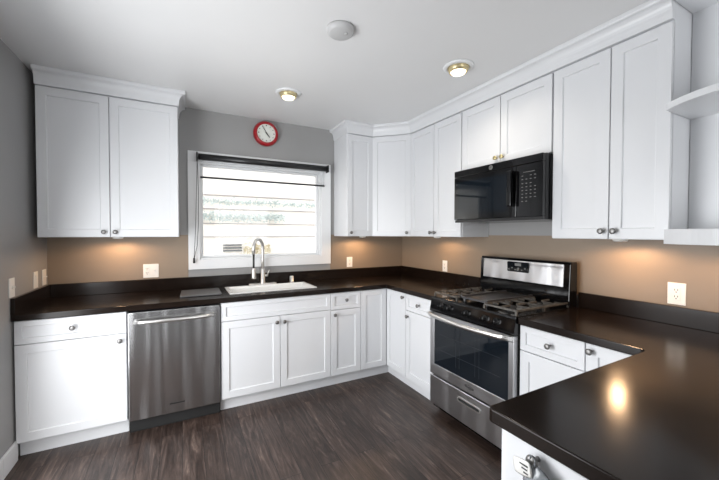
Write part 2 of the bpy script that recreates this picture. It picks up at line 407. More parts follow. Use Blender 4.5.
def knob(O, u, n, a, z, parent, m=None, d=DT, label=None):
    bm = bmesh.new(); lathe(bm, KN, face_matrix(O+u*a+Vector((0, 0, z))+n*d, n), 18)
    o = obj('knob', bm, m or M['knob'], parent)
    if label: o['label'] = label
    return o
G = .0027
def cabinet(name, label, group, O, n, w, depth, z0, z1, fronts, toe=None, cat='cabinet', knob_mat=None, body_z1=None, rails=False):
    """fronts: (kind, w0, w1, z0, z1, knob(a,z) or None)"""
    O = Vector(O); n = Vector(n).normalized(); u = Vector((0, 0, 1)).cross(n)
    base = O + u*w/2 - n*depth/2 + Vector((0, 0, 0 if toe else z0))
    t = thing(name, base, label, cat, group)
    bm = bmesh.new(); obox(bm, O, u, n, 0, w, -depth, 0, z0, body_z1 or z1); 
    if rails:
        obox(bm, O, u, n, 0, w, -.02, 0, z0+.601, z1); obox(bm, O, u, n, 0, .018, -depth, -.0205, z0+.601, z1); obox(bm, O, u, n, w-.018, w, -depth, -.0205, z0+.601, z1)
    obj('body', bm, M['cab'], t, .001)
    if toe:
        bm = bmesh.new(); obox(bm, O, u, n, 0, w, -toe-.02, -toe, 0, z0); obj('toe_kick', bm, M['cab'], t)
    for kind, a, b, za, zb, k in fronts:
        f = obj(kind, shaker(O, u, n, a+G, b-G, za+G, zb-G, st=(.035 if zb-za < .25 else .055)), M['cab'], t)
        if k: knob(O, u, n, k[0], k[1], f, knob_mat)
    return t
NB, NR = (0, -1, 0), (-1, 0, 0)
base_g, wall_g = 'white shaker base cabinets', 'white shaker wall cabinets'
ZD = .722   # drawer / door split
ZC = .872   # top of base fronts
ZF = .108   # bottom of base fronts
TOE = .045
# --- base, back wall (x along the front)
def back(name, label, x0, x1, fronts, **k):
    return cabinet(name, label, base_g, (x0, -FB, 0), NB, x1-x0, FB-.01, .10, .874, [(kd, a-x0, b-x0, za, zb, (kk[0]-x0, kk[1]) if kk else None) for kd, a, b, za, zb, kk in fronts], TOE, **k)
back('base_cabinet', 'white base cabinet with one drawer over one door, against the grey left wall', -3.330, -2.756,
     [('drawer', -3.330, -2.756, ZD, ZC, (-3.045, .800)), ('door', -3.330, -2.756, ZF, ZD, (-2.793, .677))])
back('sink_cabinet', 'wide white sink cabinet with two doors under a false drawer front', -2.150, -1.222,
     [('false_front', -2.150, -1.222, ZD, ZC, None), ('door', -2.148, -1.685, ZF, ZD, (-1.716, .672)), ('door', -1.685, -1.222, ZF, ZD, (-1.652, .670))], body_z1=.700, rails=True)
back('base_cabinet', 'narrow white drawer and door cabinet just right of the sink cabinet', -1.222, -.914,
     [('drawer', -1.222, -.914, ZD-.008, ZC, (-1.072, .801)), ('door', -1.222, -.914, ZF, ZD-.008, (-1.188, .672))])
# --- corner cabinet, two full-height door panels
cc = thing('corner_cabinet', (-.45, -.45, 0), 'white inside-corner base cabinet with two tall door leaves meeting at the corner', 'cabinet', base_g)
bm = bmesh.new(); plate_cells(bm, [-.914, -FB, -.01], [-.945, -FB, -.01], lambda x, y: x > -FB or y > -FB, .10, .874); obj('body', bm, M['cab'], cc, .001)
bm = bmesh.new(); box(bm, -.914, -FB+TOE+.02, -FB+TOE, -FB+TOE+.02, 0, .10); box(bm, -FB+TOE, -FB+TOE+.02, -.945, -FB+TOE+.02, 0, .10); obj('toe_kick', bm, M['cab'], cc)
obj('door', shaker(Vector((0, -FB, 0)), Vector((1, 0, 0)), Vector((0, -1, 0)), -.914+G, -.629, ZF+G, ZC-G), M['cab'], cc)
f = obj('door', shaker(Vector((-FB, 0, 0)), Vector((0, -1, 0)), Vector((-1, 0, 0)), .629, .945-G, ZF+G, ZC-G), M['cab'], cc)
knob(Vector((-FB, 0, 0)), Vector((0, -1, 0)), Vector((-1, 0, 0)), .915, .832, f)
# --- base, right wall
def right(name, label, y0, y1, fronts, g=base_g, **k):
    return cabinet(name, label, g, (-FB, y0, 0), NR, y0-y1, FB-.01, .10, .874, [(kd, y0-a, y0-b, za, zb, (y0-kk[0], kk[1]) if kk else None) for kd, a, b, za, zb, kk in fronts], TOE, **k)
right('base_cabinet', 'white drawer and door cabinet between the inside corner and the range', -.945, -1.330,
      [('drawer', -.945, -1.330, ZD, ZC, (-1.140, .797)), ('door', -.945, -1.330, ZF, ZD, (-.985, .672))])
right('base_cabinet', 'white cabinet with a wide drawer, right of the range', -2.106, -2.474,
      [('drawer', -2.106, -2.474, ZD, ZC, (-2.290, .798)), ('door', -2.106, -2.474, ZF, ZD, None)])
right('base_cabinet', 'white full-height door cabinet in the corner beside the peninsula', -2.474, -2.755,
      [('door', -2.474, -2.730, ZF, ZC, (-2.502, .835))])
# --- peninsula cabinet, its end faces the camera side
pc = cabinet('peninsula_cabinet', 'white cabinet at the end of the peninsula with a packet on its knob', base_g,
             (-1.592, -2.765, 0), NR, .60, .96, .10, .874,
             [('door', .026, .58, ZF, ZC, None)], .05)
O = Vector((-1.592, -2.765, 0)); u = Vector((0, -1, 0)); n = Vector((-1, 0, 0))
knob(O, u, n, .125, .846, [c for c in pc.children if c.name.startswith('door')][0])

# ------------------------------------------------------------------ wall cabinets
ZW = ZB
def crown_prof(z0=ZT+.001, z1=H, p=.055):
    pts = [(-.021, z0), (.006, z0), (.008, z0+.018)]
    for k in range(7):
        a = k/6*math.pi/2
        pts.append((.010+(p-.016)*(1-math.cos(a)), z0+.028+(z1-z0-.056)*math.sin(a)))
    pts += [(p-.002, z1-.024), (p, z1-.020), (p, z1-.001), (-.021, z1-.001)]
    return pts
lw = cabinet('wall_cabinet', 'white two-door wall cabinet hanging left of the window', wall_g, (-3.298, -FU, 0), NB, .864, FU-.002, ZB, ZT+.10,
             [('door', 0, .413, ZB, ZT-.006, (.376, 1.424)), ('door', .413, .864, ZB, ZT-.006, (.446, 1.424))])
bm = bmesh.new(); sweep(bm, [(-3.298, -.337), (-2.434, -.337), (-2.434, -.001)][::1], crown_prof())
obj('crown_molding', bm, M['cab'], lw)
bk = cabinet('wall_cabinet', 'narrow white single-door wall cabinet right of the window', wall_g, (-.920, -FU, 0), NB, .308, FU-.002, ZB, ZT+.10,
             [('door', 0, .305, ZB, ZT-.006, (.038, 1.424))])
# diagonal corner cabinet
dg = thing('corner_wall_cabinet', (-.3, -.3, ZB), 'white wall cabinet set diagonally across the back right corner', 'cabinet', wall_g)
bm = bmesh.new(); prism(bm, [(-.002, -.002), (-.611, -.002), (-.611, -FU), (-FU, -.611), (-.002, -.611)], ZB, ZT+.10); obj('body', bm, M['cab'], dg)
A = Vector((-.611, -FU, 0)); B = Vector((-FU, -.611, 0)); uu = (B-A).normalized(); nn = Vector((-1, -1, 0)).normalized()
wd = (B-A).length
f = obj('door', shaker(A, uu, nn, .006, wd-.006, ZB+G, ZT-.006-G), M['cab'], dg); knob(A, uu, nn, wd-.045, 1.424, f)
def rwall(name, label, y0, y1, split, z0, kz, km=None, split_knob=.03):
    w = y0-y1; s = y0-split
    return cabinet(name, label, wall_g, (-FU, y0, 0), NR, w, FU-.002, z0, ZT+.10,
                   [('door', 0.004, s, z0, ZT-.006, (s-split_knob, kz)), ('door', s, w, z0, ZT-.006, (s+split_knob, kz))], knob_mat=km)
rwall('wall_cabinet', 'white two-door wall cabinet between the diagonal corner cabinet and the microwave', -.615, -1.325, -.978, ZB, 1.424)
rwall('wall_cabinet', 'short white two-door cabinet with brassy knobs above the microwave', -1.327, -2.104, -1.713, 1.930, 1.975, M['brass'], .028)
rwall('wall_cabinet', 'tall white two-door wall cabinet between the microwave and the rounded shelves', -2.106, -2.690, -2.430, ZB, 1.430)
bm = bmesh.new(); sweep(bm, [(-.920, -.001), (-.920, -.337), (-.620, -.337), (-.337, -.620), (-.337, -2.690)], crown_prof()); struct('trim_1', bm, M['cab'])

# end shelf unit with rounded shelves
sh = thing('corner_shelf_unit', (-.2, -2.95, 1.368), 'white open end shelf with rounded shelves at the right edge, below the crown', 'shelf')
bm = bmesh.new(); box(bm, -.13, -.002, -3.30, -2.692, 1.40, H-.001); obj('back_panel', bm, M['cab'], sh, .002)
def shelf_bm(z0, z1):
    bm = bmesh.new(); c = (-.13, -2.95); r = .372; pts = [(-.002, -2.692)]
    a0 = math.acos(0); 
    s = math.asin(.258/r)
    for k in range(37):
        a = s + (-math.radians(90)-s)*k/36
        pts.append((c[0]-r*math.cos(a), c[1]+r*math.sin(a)))
    pts.append((-.002, c[1]-r)); prism(bm, pts, z0, z1)
    for f in bm.faces:
        if abs(f.normal.z) < .5: f.smooth = False
    return bm
for z0, z1, nm in ((1.368, 1.437, "bottom_shelf"), (1.992, 2.022, 'shelf'), (2.520, H-.001, 'top_board')):
    obj(nm, shelf_bm(z0, z1), M['cab'], sh, .0015)

# ------------------------------------------------------------------ worktops
CT, CB = .914, .8745
SX0, SX1, SY0, SY1 = -2.062, -1.318, -.495, -.135   # sink cut-out
wt = thing('countertop', (-1.6, -.3, CB), 'long dark brown worktop running under the window and round to the range', 'countertop')
bm = bmesh.new()
plate_cells(bm, [-W+.002, SX0, SX1, -.640, -.002], [-1.333, -.640, SY0, SY1, -.002], lambda x, y: (y > -.640 or x > -.640) and not (SX0 < x < SX1 and SY0 < y < SY1), CB, CT)
obj('slab', bm, M['counter'], wt, .004, 3)
bm = bmesh.new(); box(bm, -W+.021, -.021, -.022, -.001, CT, 1.016); box(bm, -W+.001, -W+.021, -.638, -.001, CT, 1.016); box(bm, -.021, -.001, -1.333, -.001, CT, 1.016)
obj('backsplash', bm, M['counter'], wt, .002)
wt2 = thing('countertop', (-.8, -2.9, CB), 'dark brown peninsula worktop right of the range with warm reflections', 'countertop')
pts = rounded([(-.002, -2.104), (-.640, -2.104), (-.640, -2.728), (-1.626, -2.740), (-1.606, -3.56), (-.002, -3.56)][::-1], {3: .02, 2: .018, 1: .018})
bm = bmesh.new(); prism(bm, pts[::-1], CB, CT); obj('slab', bm, M['counter'], wt2, .004, 3)
bm = bmesh.new(); box(bm, -.021, -.001, -3.56, -2.104, CT, 1.016); obj('backsplash', bm, M['counter'], wt2, .002)

# ------------------------------------------------------------------ sink, faucet, dispenser, board
sk = thing('sink', (-1.69, -.32, .72), 'white rectangular sink set into the worktop below the window', 'sink')
bm = bmesh.new(); t = .012
x0, x1, y0, y1, zt, zb = SX0-.008, SX1+.008, SY0-.008, SY1+.008, CT+.006, .715
def ringv(i, z): return [bm.verts.new(p) for p in ((x0+i, y0+i, z), (x1-i, y0+i, z), (x1-i, y1-i, z), (x0+i, y1-i, z))]
rs = [ringv(0, CT+.0005), ringv(.004, zt), ringv(.026, zt), ringv(.034, zt-.008), ringv(.05, zb+.03), ringv(.07, zb+.012)]
for a, b in zip(rs, rs[1:]):
    for i in range(4): bm.faces.new((a[i], a[(i+1) % 4], b[(i+1) % 4], b[i]))
bm.faces.new(rs[-1])
o = obj('basin', bm, M['porcelain'], sk); sd = o.modifiers.new('shell', 'SOLIDIFY'); sd.thickness = .004; sd.offset = 1 if False else -1
bm = bmesh.new(); lathe(bm, [(0, 0), (.04, 0), (.043, .002), (.038, .004), (.03, .002), (0, .001)], Matrix.Translation((-1.69, -.31, zb+.0125)), 24); obj('drain', bm, M['chrome'], sk)
FX, FY = -1.715, -.078
fc = thing('faucet', (FX, FY, CT), 'brushed nickel pull-down kitchen faucet with a high arched spout', 'faucet')
bm = bmesh.new(); pts = []
for k in range(24):
    a = 2*math.pi*k/24; pts.append((FX + (.105 if math.cos(a) > 0 else -.105)*1 + .028*math.cos(a), FY+.028*math.sin(a)))
prism(bm, pts, CT, CT+.012); obj('base_plate', bm, M['satin'], fc, .002)
bm = bmesh.new(); lathe(bm, [(.0, 0), (.027, 0), (.027, .01), (.022, .02), (.0205, .13), (.017, .15), (0, .15)], Matrix.Translation((FX, FY, CT+.008)), 24); obj('body', bm, M['chrome'], fc)
d = Vector((-.66, -.75, 0)).normalized(); R = .082; zc = 1.275
pts = [Vector((FX, FY, CT+.15)), Vector((FX, FY, 1.15)), Vector((FX, FY, 1.22))] + [Vector((FX, FY, zc)) + d*(R-R*math.cos(k*math.pi/14)) + Vector((0, 0, R*math.sin(k*math.pi/14))) for k in range(15)] + [Vector((FX, FY, 1.22))+d*2*R]
bm = bmesh.new(); tube(bm, pts, .0155, 16); obj('spout', bm, M['chrome'], fc)
hp = Vector((FX, FY, 0))+d*2*R
bm = bmesh.new(); tube(bm, [hp+Vector((0, 0, 1.222)), hp+Vector((0, 0, 1.08))], .009, 12); obj('hose', bm, M['blacksatin'], fc)
bm = bmesh.new(); lathe(bm, [(0, 0), (.020, 0), (.022, .01), (.020, .05), (.015, .09), (.012, .10), (0, .10)], Matrix.Translation(hp+Vector((0, 0, .990))), 18); obj('spray_head', bm, M['chrome'], fc)
bm = bmesh.new(); tube(bm, [(FX+.015, FY, 1.00), (FX+.05, FY, 1.00)], .012, 12); tube(bm, [(FX+.044, FY, 1.0), (FX+.05, FY-.01, 1.03), (FX+.058, FY-.02, 1.055)], [.009, .006, .005], 10); obj('handle', bm, M['chrome'], fc)
bm = bmesh.new(); lathe(bm, [(0, 0), (.026, 0), (.026, .004), (.021, .006), (.021, .060), (.017, .066), (0, .066)], Matrix.Translation((-1.425, -.07, CT)), 20)
tag(obj('air_gap', bm, M['chrome']), 'short chrome cylinder cap on the worktop right of the faucet', 'fixture')
bd = thing('cutting_board', (-2.27, -.33, CT), 'dark glass square cutting board lying flat left of the sink', 'cutting board')
bm = bmesh.new(); prism(bm, rounded([(-2.43, -.495), (-2.13, -.495), (-2.125, -.175), (-2.42, -.175)], .012), CT+.003, CT+.011); obj('board', bm, M['board'], bd, .001)
for px, py in ((-2.41, -.475), (-2.15, -.475), (-2.15, -.2), (-2.4, -.2)):
    bm = bmesh.new(); lathe(bm, [(0, 0), (.008, 0), (.008, .0032), (0, .0032)], Matrix.Translation((px, py, CT)), 10); obj('foot', bm, M['blacksatin'], bd)

# ------------------------------------------------------------------ dishwasher
X0, X1 = -2.752, -2.154
dw = thing('dishwasher', ((X0+X1)/2, -.33, 0), 'stainless steel dishwasher with a bowed bar handle, left of the sink cabinet', 'dishwasher')
bm = bmesh.new(); box(bm, X0+.004, X1-.004, -.600, -.02, .012, .865); obj('body', bm, M['dark'], dw)
bm = bmesh.new(); box(bm, X0+.004, X1-.004, -.640, -.602, .098, .862); obj('door', bm, M['steeldark'], dw, .006, 3)
bm = bmesh.new(); box(bm, X0+.004, X1-.004, -.590, -.575, .0, .092); obj('toe_kick', bm, M['dark'], dw)
bm = bmesh.new(); box(bm, X0+.008, X1-.008, -.632, -.602, .864, .872); obj('control_strip', bm, M['blackgloss'], dw)
bm = bmesh.new()
pts = [(X0+.045+(X1-X0-.09)*k/16, -.662-.028*math.sin(math.pi*k/16)**.6 if 0 < k < 16 else -.650, .795) for k in range(17)]
tube(bm, pts, .0115, 14, flat=1.15)
for x in (X0+.048, X1-.048): tube(bm, [(x, -.638, .795), (x, -.660, .795)], .009, 10)
obj('handle', bm, M['chrome'], dw)
bm = bmesh.new(); box(bm, -2.500, -2.400, -.642, -.640, .166, .174); obj('badge', bm, M['blacksatin'], dw)

# ------------------------------------------------------------------ range
Y0, Y1 = -1.336, -2.101; YC = (Y0+Y1)/2
rg = thing('range', (-.33, YC, 0), 'stainless steel and black gas range with griddle, between the base cabinets', 'stove')
bm = bmesh.new(); box(bm, -.628, -.03, Y1, Y0, .035, .895); obj('body', bm, M['blackenamel'], rg, .002)
for x in (-.56, -.1):
    for y in (Y0-.05, Y1+.05):
        bm = bmesh.new(); lathe(bm, [(0, 0), (.02, 0), (.02, .012), (.012, .014), (.012, .036), (0, .036)], Matrix.Translation((x, y, 0)), 10); obj('leg', bm, M['blacksatin'], rg)
# storage drawer
def xprism(bm, prof, ya, yb):
    a = [bm.verts.new((x, ya, z)) for x, z in prof]; b = [bm.verts.new((x, yb, z)) for x, z in prof]
    bm.faces.new(a); bm.faces.new(b[::-1])
    for i in range(len(prof)):
        j = (i+1) % len(prof); bm.faces.new((a[i], a[j], b[j], b[i]))
bm = bmesh.new(); box(bm, -.668, -.629, Y1+.003, Y0-.003, .075, .300); dr = obj('drawer', bm, M['steel'], rg, .006, 3)
bm = bmesh.new()
prism_pts = rounded([(-1.855, .214), (-1.640, .214), (-1.640, .250), (-1.855, .250)], .017)
a = [bm.verts.new((-.6685, y, z)) for y, z in prism_pts]; b = [bm.verts.new((-.674, y, z)) for y, z in prism_pts]
inn = rounded([(-1.845, .222), (-1.650, .222), (-1.650, .243), (-1.845, .243)], .010)
c = [bm.verts.new((-.674, y, z)) for y, z in inn]; e = [bm.verts.new((-.6692, y, z)) for y, z in inn]
N_ = len(a)
for i in range(N_):
    j = (i+1) % N_
    for p, q in ((a, b), (b, c), (c, e)): bm.faces.new((p[i], p[j], q[j], q[i]))
obj('drawer_pull', bm, M['chrome'], dr)
bm = bmesh.new(); bm.faces.new([bm.verts.new((-.6690, y, z)) for y, z in inn]); obj('pull_recess', bm, M['dark'], dr)
# oven door: steel frame, black glass, bowed handle
bm = bmesh.new(); y0, y1, z0, z1 = Y0-.003, Y1+.003, .312, .800; i0, i1, j0, j1 = Y0-.052, Y1+.040, .395, .765
box(bm, -.668, -.629, y1, y0, z0, j0); box(bm, -.668, -.629, y1, y0, j1, z1); box(bm, -.668, -.629, i0, y0, j0, j1); box(bm, -.668, -.629, y1, i1, j0, j1)
dr = obj('oven_door', bm, M['steel'], rg, .003)
bm = bmesh.new(); box(bm, -.666, -.640, i1, i0, j0, j1); obj('glass', bm, M['glassblack'], dr)
bm = bmesh.new()
for z in (.52, .64): 
    for k in range(1): box(bm, -.6668, -.666, i1+.06, i0-.06, z, z+.0015)
for y in (-1.62, -1.655, -1.80, -1.835): box(bm, -.6668, -.666, y, y+.0015, j0+.05, j1-.05)
obj('rack_lines', bm, mat('dim_rack', (.035, .04, .045), .3), dr)
bm = bmesh.new()
pts = [(-.700-.050*math.sin(math.pi*k/20)**.8 if 0 < k < 20 else -.690, Y0-.018+(Y1-Y0+.036)*k/20, .790) for k in range(21)]
ringp = []
for k, p in enumerate(pts):
    ringp.append([bm.verts.new((p[0]+dx, p[1], p[2]+dz)) for dx, dz in ((-.008, -.014), (-.010, 0), (-.008, .014), (.004, .016), (.008, 0), (.004, -.016))])
for A_, B_ in zip(ringp, ringp[1:]):
    for k in range(6): f = bm.faces.new((A_[k], A_[(k+1) % 6], B_[(k+1) % 6], B_[k])); f.smooth = True
bm.faces.new(ringp[0]); bm.faces.new(ringp[-1][::-1])
for y in (Y0-.02, Y1+.02): box(bm, -.700, -.667, y-.012, y+.012, .778, .802)
obj('handle', bm, M['chrome'], dr)
text_mesh('badge', 'Whirlpool', .020, face_matrix((-.6683, -1.752, .352), (-1, 0, 0)), M['ink'], dr)
bm = bmesh.new(); tube(bm, [(-.6690, -1.752+.034*math.cos(a*math.pi/12), .354+.013*math.sin(a*math.pi/12)+.004*math.cos(a*math.pi/12)) for a in range(-3, 20)], .0010, 6); obj('badge_ring', bm, M['ink'], dr)
# control panel with knobs
bm = bmesh.new(); xprism(bm, [(-.629, .804), (-.672, .804), (-.672, .820), (-.655, .905), (-.629, .914)], Y1, Y0); cp = obj('control_panel', bm, M['blackgloss'], rg, .003)
kn = Vector((-.085, 0, .017)).normalized()
for k, y in enumerate((-1.470, -1.545, -1.715, -1.875, -1.965)):
    P = Vector((-.6640, y, .862)); Mx = face_matrix(P, (-.98, 0, .19))
    bm = bmesh.new(); lathe(bm, [(0, 0), (.024, 0), (.024, .006), (.019, .009), (.017, .028), (.0, .029)], Mx, 20)
    for vx in ((-.005, .005),):
        vs = [bm.verts.new(Mx @ Vector((x, yy, z))) for x in vx for yy in (-.019, .019) for z in (.027, .036)]
        for f in ((0, 1, 3, 2), (4, 6, 7, 5), (0, 4, 5, 1), (2, 3, 7, 6), (0, 2, 6, 4), (1, 5, 7, 3)): bm.faces.new([vs[i] for i in f])
    obj('knob', bm, M['blackgloss'], cp)
# cooktop deck
bm = bmesh.new(); box(bm, -.652, -.075, Y1+.001, Y0-.001, .896, .918); ck = obj('cooktop', bm, M['blackenamel'], rg, .004, 3)
for i, (x, y, r) in enumerate(((-.50, -1.475, .048), (-.22, -1.475, .040), (-.50, -1.962, .052), (-.22, -1.962, .036), (-.36, YC, .045))):
    bm = bmesh.new(); lathe(bm, [(0, 0), (r+.014, 0), (r+.010, .006), (r, .008), (r, .016), (r-.006, .021), (0, .021)], Matrix.Translation((x, y, .918)), 24)
    obj('burner', bm, M['blacksatin'], ck)
def grate(ya, yb):
    bm = bmesh.new(); zt = .953; w = .0055
    xa, xb = -.630, -.105
    def bar(x0, x1, y0, y1, zz=zt, h=.012): box(bm, x0, x1, y0, y1, zz-h, zz)
    bar(xa, xb, ya-w, ya+w); bar(xa, xb, yb-w, yb+w); bar(xa-w, xa+w, yb, ya); bar(xb-w, xb+w, yb, ya)
    ym = (ya+yb)/2; xm = (xa+xb)/2
    bar(xm-w, xm+w, yb, ya)
    for xc in ((xa+xm)/2, (xb+xm)/2):
        bar(xc-.11, xc-.03, ym-w, ym+w, zt+.002); bar(xc+.03, xc+.11, ym-w, ym+w, zt+.002)
        bar(xc-w, xc+w, yb, ym-.03, zt+.002); bar(xc-w, xc+w, ym+.03, ya, zt+.002)
        for s in (-.06, .06): bar(xc+s-w, xc+s+w, yb, yb+.05, zt+.001); bar(xc+s-w, xc+s+w, ya-.05, ya, zt+.001)
    for x in (xa, xm, xb):
        for y in (ya, yb): box(bm, x-.007, x+.007, y-.007, y+.007, .918, zt-.01)
    return bm
obj('grate', grate(-1.352, -1.592), M['iron'], rg, .0015)
obj('grate', grate(-1.845, -2.085), M['iron'], rg, .0015)
bm = bmesh.new(); ga, gb = -1.600, -1.837
box(bm, -.600, -.105, gb, ga, .944, .952); box(bm, -.600, -.105, gb, gb+.010, .952, .964); box(bm, -.600, -.105, ga-.010, ga, .952, .964)
box(bm, -.600, -.590, gb, ga, .952, .958); box(bm, -.115, -.105, gb, ga, .952, .964)
for x in (-.58, -.13):
    for y in (ga-.02, gb+.02): box(bm, x-.01, x+.01, y-.01, y+.01, .918, .945)
o = obj('griddle', bm, M['griddle'], rg, .002)
# backguard
bm = bmesh.new(); xprism(bm, [(-.105, .900), (-.118, .960), (-.105, 1.205), (-.095, 1.222), (-.030, 1.222), (-.028, .900)], Y1, Y0); bgd = obj('backguard', bm, M['blackgloss'], rg, .006, 3)
bm = bmesh.new(); s0, s1 = Y0-.035, Y1+.045
def onback(z): return -.118+(z-.960)*.013/.245
vs = []
za, zb_ = 1.050, 1.205
for y in (s0, s1):
    for z in (za, zb_): vs.append(bm.verts.new((onback(z)-.004, y, z)))
for y in (s0, s1):
    for z in (za, zb_): vs.append(bm.verts.new((onback(z)+.002, y, z)))
for f in ((0, 1, 3, 2), (4, 6, 7, 5), (0, 4, 5, 1), (2, 3, 7, 6), (0, 2, 6, 4), (1, 5, 7, 3)): bm.faces.new([vs[i] for i in f])
obj('steel_panel', bm, M['steel'], bgd, .003)
bm = bmesh.new(); xc = onback(1.158)-.0045
pp = rounded([(-1.800, 1.118), (-1.612, 1.118), (-1.612, 1.196), (-1.800, 1.196)], .010)
a = [bm.verts.new((xc, y, z)) for y, z in pp]; b = [bm.verts.new((xc-.004, y, z)) for y, z in pp]
bm.faces.new(b)
for i in range(len(a)): j = (i+1) % len(a); bm.faces.new((a[i], a[j], b[j], b[i]))
dp = obj('display', bm, M['lcd'], rg)
bm = bmesh.new()
box(bm, xc-.0050, xc-.0042, -1.735, -1.680, 1.165, 1.186)
for k in range(6):
    y = -1.628-.028*k + (0 if k < 2 else -.0); z = 1.148 if k % 2 else 1.135
    if not -1.735 < y < -1.68 or True: box(bm, xc-.0048, xc-.0042, y-.006, y+.006, z-.004, z+.004)
lathe(bm, [(0, 0), (.010, 0), (.008, .002), (0, .002)], face_matrix((xc-.0042, -1.706, 1.137), (-1, 0, 0)), 14)
obj('button_marks', bm, M['lettering'], dp)

# ------------------------------------------------------------------ microwave
XF = -.415
mw = thing('microwave', (-.2, YC, 1.505), 'black over-the-range microwave below the short brassy-knobbed cabinet', 'microwave')
MZ0, MZ1, my0, my1 = 1.505, 1.925, -1.330, -2.100
bm = bmesh.new(); box(bm, -.385, -.003, my1, my0, MZ0, MZ1); obj('body', bm, M['blackenamel'], mw, .002)
bm = bmesh.new(); box(bm, XF, -.386, -1.912, my0, MZ0+.022, MZ1-.055); md = obj('door', bm, M['blackgloss'], mw, .004, 3)
bm = bmesh.new(); box(bm, XF-.0015, XF, -1.842, my0-.035, MZ0+.065, MZ1-.095); obj('window', bm, M['glassblack'], md)
bm = bmesh.new(); box(bm, XF, -.386, my1, my0, MZ1-.053, MZ1-.002); tp = obj('top_grille', bm, M['blackgloss'], mw, .004, 3)
bm = bmesh.new(); box(bm, XF, -.386, my1, -1.914, MZ0+.022, MZ1-.055); kp = obj('control_panel', bm, M['blackgloss'], mw, .003)
bm = bmesh.new(); box(bm, XF+.012, -.386, my1, my0, MZ0, MZ0+.020); obj('bottom_trim', bm, M['blacksatin'], mw)
bm = bmesh.new(); box(bm, XF-.045, XF-.018, -1.905, -1.868, MZ0+.095, MZ1-.085); box(bm, XF-.020, XF, -1.902, -1.871, MZ0+.095, MZ0+.125); box(bm, XF-.020, XF, -1.902, -1.871, MZ1-.115, MZ1-.085)
obj('handle', bm, M['blackgloss'], md, .006, 3)
bm = bmesh.new()
for r, row in enumerate((1.795, 1.772, 1.745, 1.722, 1.699, 1.676, 1.653, 1.628)):
    for c_ in range(4):
        if (r, c_) in ((0, 1), (2, 3)) or (r == 7 and c_ > 1): continue
        y = -1.958 - .030*c_
        box(bm, XF-.0008, XF, y-.006, y+.006, row-.0022, row+.0022)
obj('key_marks', bm, M['lettering'], kp)
bm = bmesh.new(); box(bm, XF-.0008, XF, -2.045, -1.965, 1.817, 1.820); obj('key_heading', bm, M['lettering'], kp)
bm = bmesh.new(); lathe(bm, [(0, 0), (.017, 0), (.017, .002), (.015, .003), (0, .003)], face_matrix((XF, -1.70, MZ1-.028), (-1, 0, 0)), 24); bdg = obj('badge', bm, M['knob'], mw)
text_mesh('monogram', 'GE', .017, face_matrix((XF-.0034, -1.70, MZ1-.028), (-1, 0, 0)), M['ink'], bdg)

# ------------------------------------------------------------------ wall plates
def wall_plate(name, label, P, n, w, h, kind, cat, group='white outlet and switch plates'):
    t = thing(name, P, label, cat, group); Mx = face_matrix(P, n)
    def b2(x0, x1, y0, y1, z0, z1):
        vs = [bm.verts.new(Mx @ Vector((x, y, z))) for x in (x0, x1) for y in (y0, y1) for z in (z0, z1)]
        for f in ((0, 1, 3, 2), (4, 6, 7, 5), (0, 4, 5, 1), (2, 3, 7, 6), (0, 2, 6, 4), (1, 5, 7, 3)): bm.faces.new([vs[i] for i in f])
    bm = bmesh.new(); b2(-w/2, w/2, -h/2, h/2, .0005, .006); obj('plate', bm, M['plate'], t, .002)
    cs = [0] if w < .1 else [-w/4, w/4]
    for i, cx in enumerate(cs):
        k = kind[i] if isinstance(kind, (list, tuple)) else kind
        if k in ('outlet', 'gfci'):
            bm = bmesh.new(); b2(cx-.017, cx+.017, -.035, .035, .006, .0085); s = obj('socket', bm, M['plate'], t, .001)
            bm = bmesh.new()
            for yy in (-.018, .018):
                b2(cx-.008, cx-.005, yy-.001, yy+.008, .0085, .0090); b2(cx+.005, cx+.008, yy-.001, yy+.008, .0085, .0090); b2(cx-.0025, cx+.0025, yy-.011, yy-.006, .0085, .0090)
            obj('slots', bm, M['ink'], s)
        elif k == 'rocker':
            bm = bmesh.new(); b2(cx-.016, cx+.016, -.033, .033, .006, .010); obj('rocker', bm, M['plate'], t, .001)
        elif k == 'toggle':
            bm = bmesh.new(); b2(cx-.004, cx+.004, -.010, .010, .006, .010); b2(cx-.0035, cx+.0035, 0, .008, .010, .020); obj('toggle', bm, M['plate'], t, .001)
    return t
wall_plate('outlet_plate', 'white double-gang outlet plate on the back wall, under the left wall cabinet', (-2.654, 0, 1.088), NB, .115, .118, ['outlet', 'toggle'], 'outlet')
wall_plate('outlet_plate', 'small white outlet plate on the back wall right of the window', (-.730, 0, 1.090), NB, .070, .115, 'outlet', 'outlet')
wall_plate('outlet_plate', 'small white outlet plate on the right wall just left of the range', (0, -.770, 1.078), NR, .070, .115, 'outlet', 'outlet')
wall_plate('outlet_plate', 'large white duplex outlet on the right wall above the peninsula worktop', (0, -2.610, 1.086), NR, .078, .120, 'outlet', 'outlet')
wall_plate('switch_plate', 'white toggle switch plate on the left wall, nearest the room', (-W, -.620, 1.080), (1, 0, 0), .072, .118, 'toggle', 'switch')
wall_plate('switch_plate', 'white rocker switch plate on the left wall, middle of three', (-W, -.243, 1.082), (1, 0, 0), .072, .118, 'rocker', 'switch')
tt = wall_plate('switch_plate', 'white switch plate on the left wall closest to the back corner', (-W, -.080, 1.082), (1, 0, 0), .072, .118, 'toggle', 'switch')

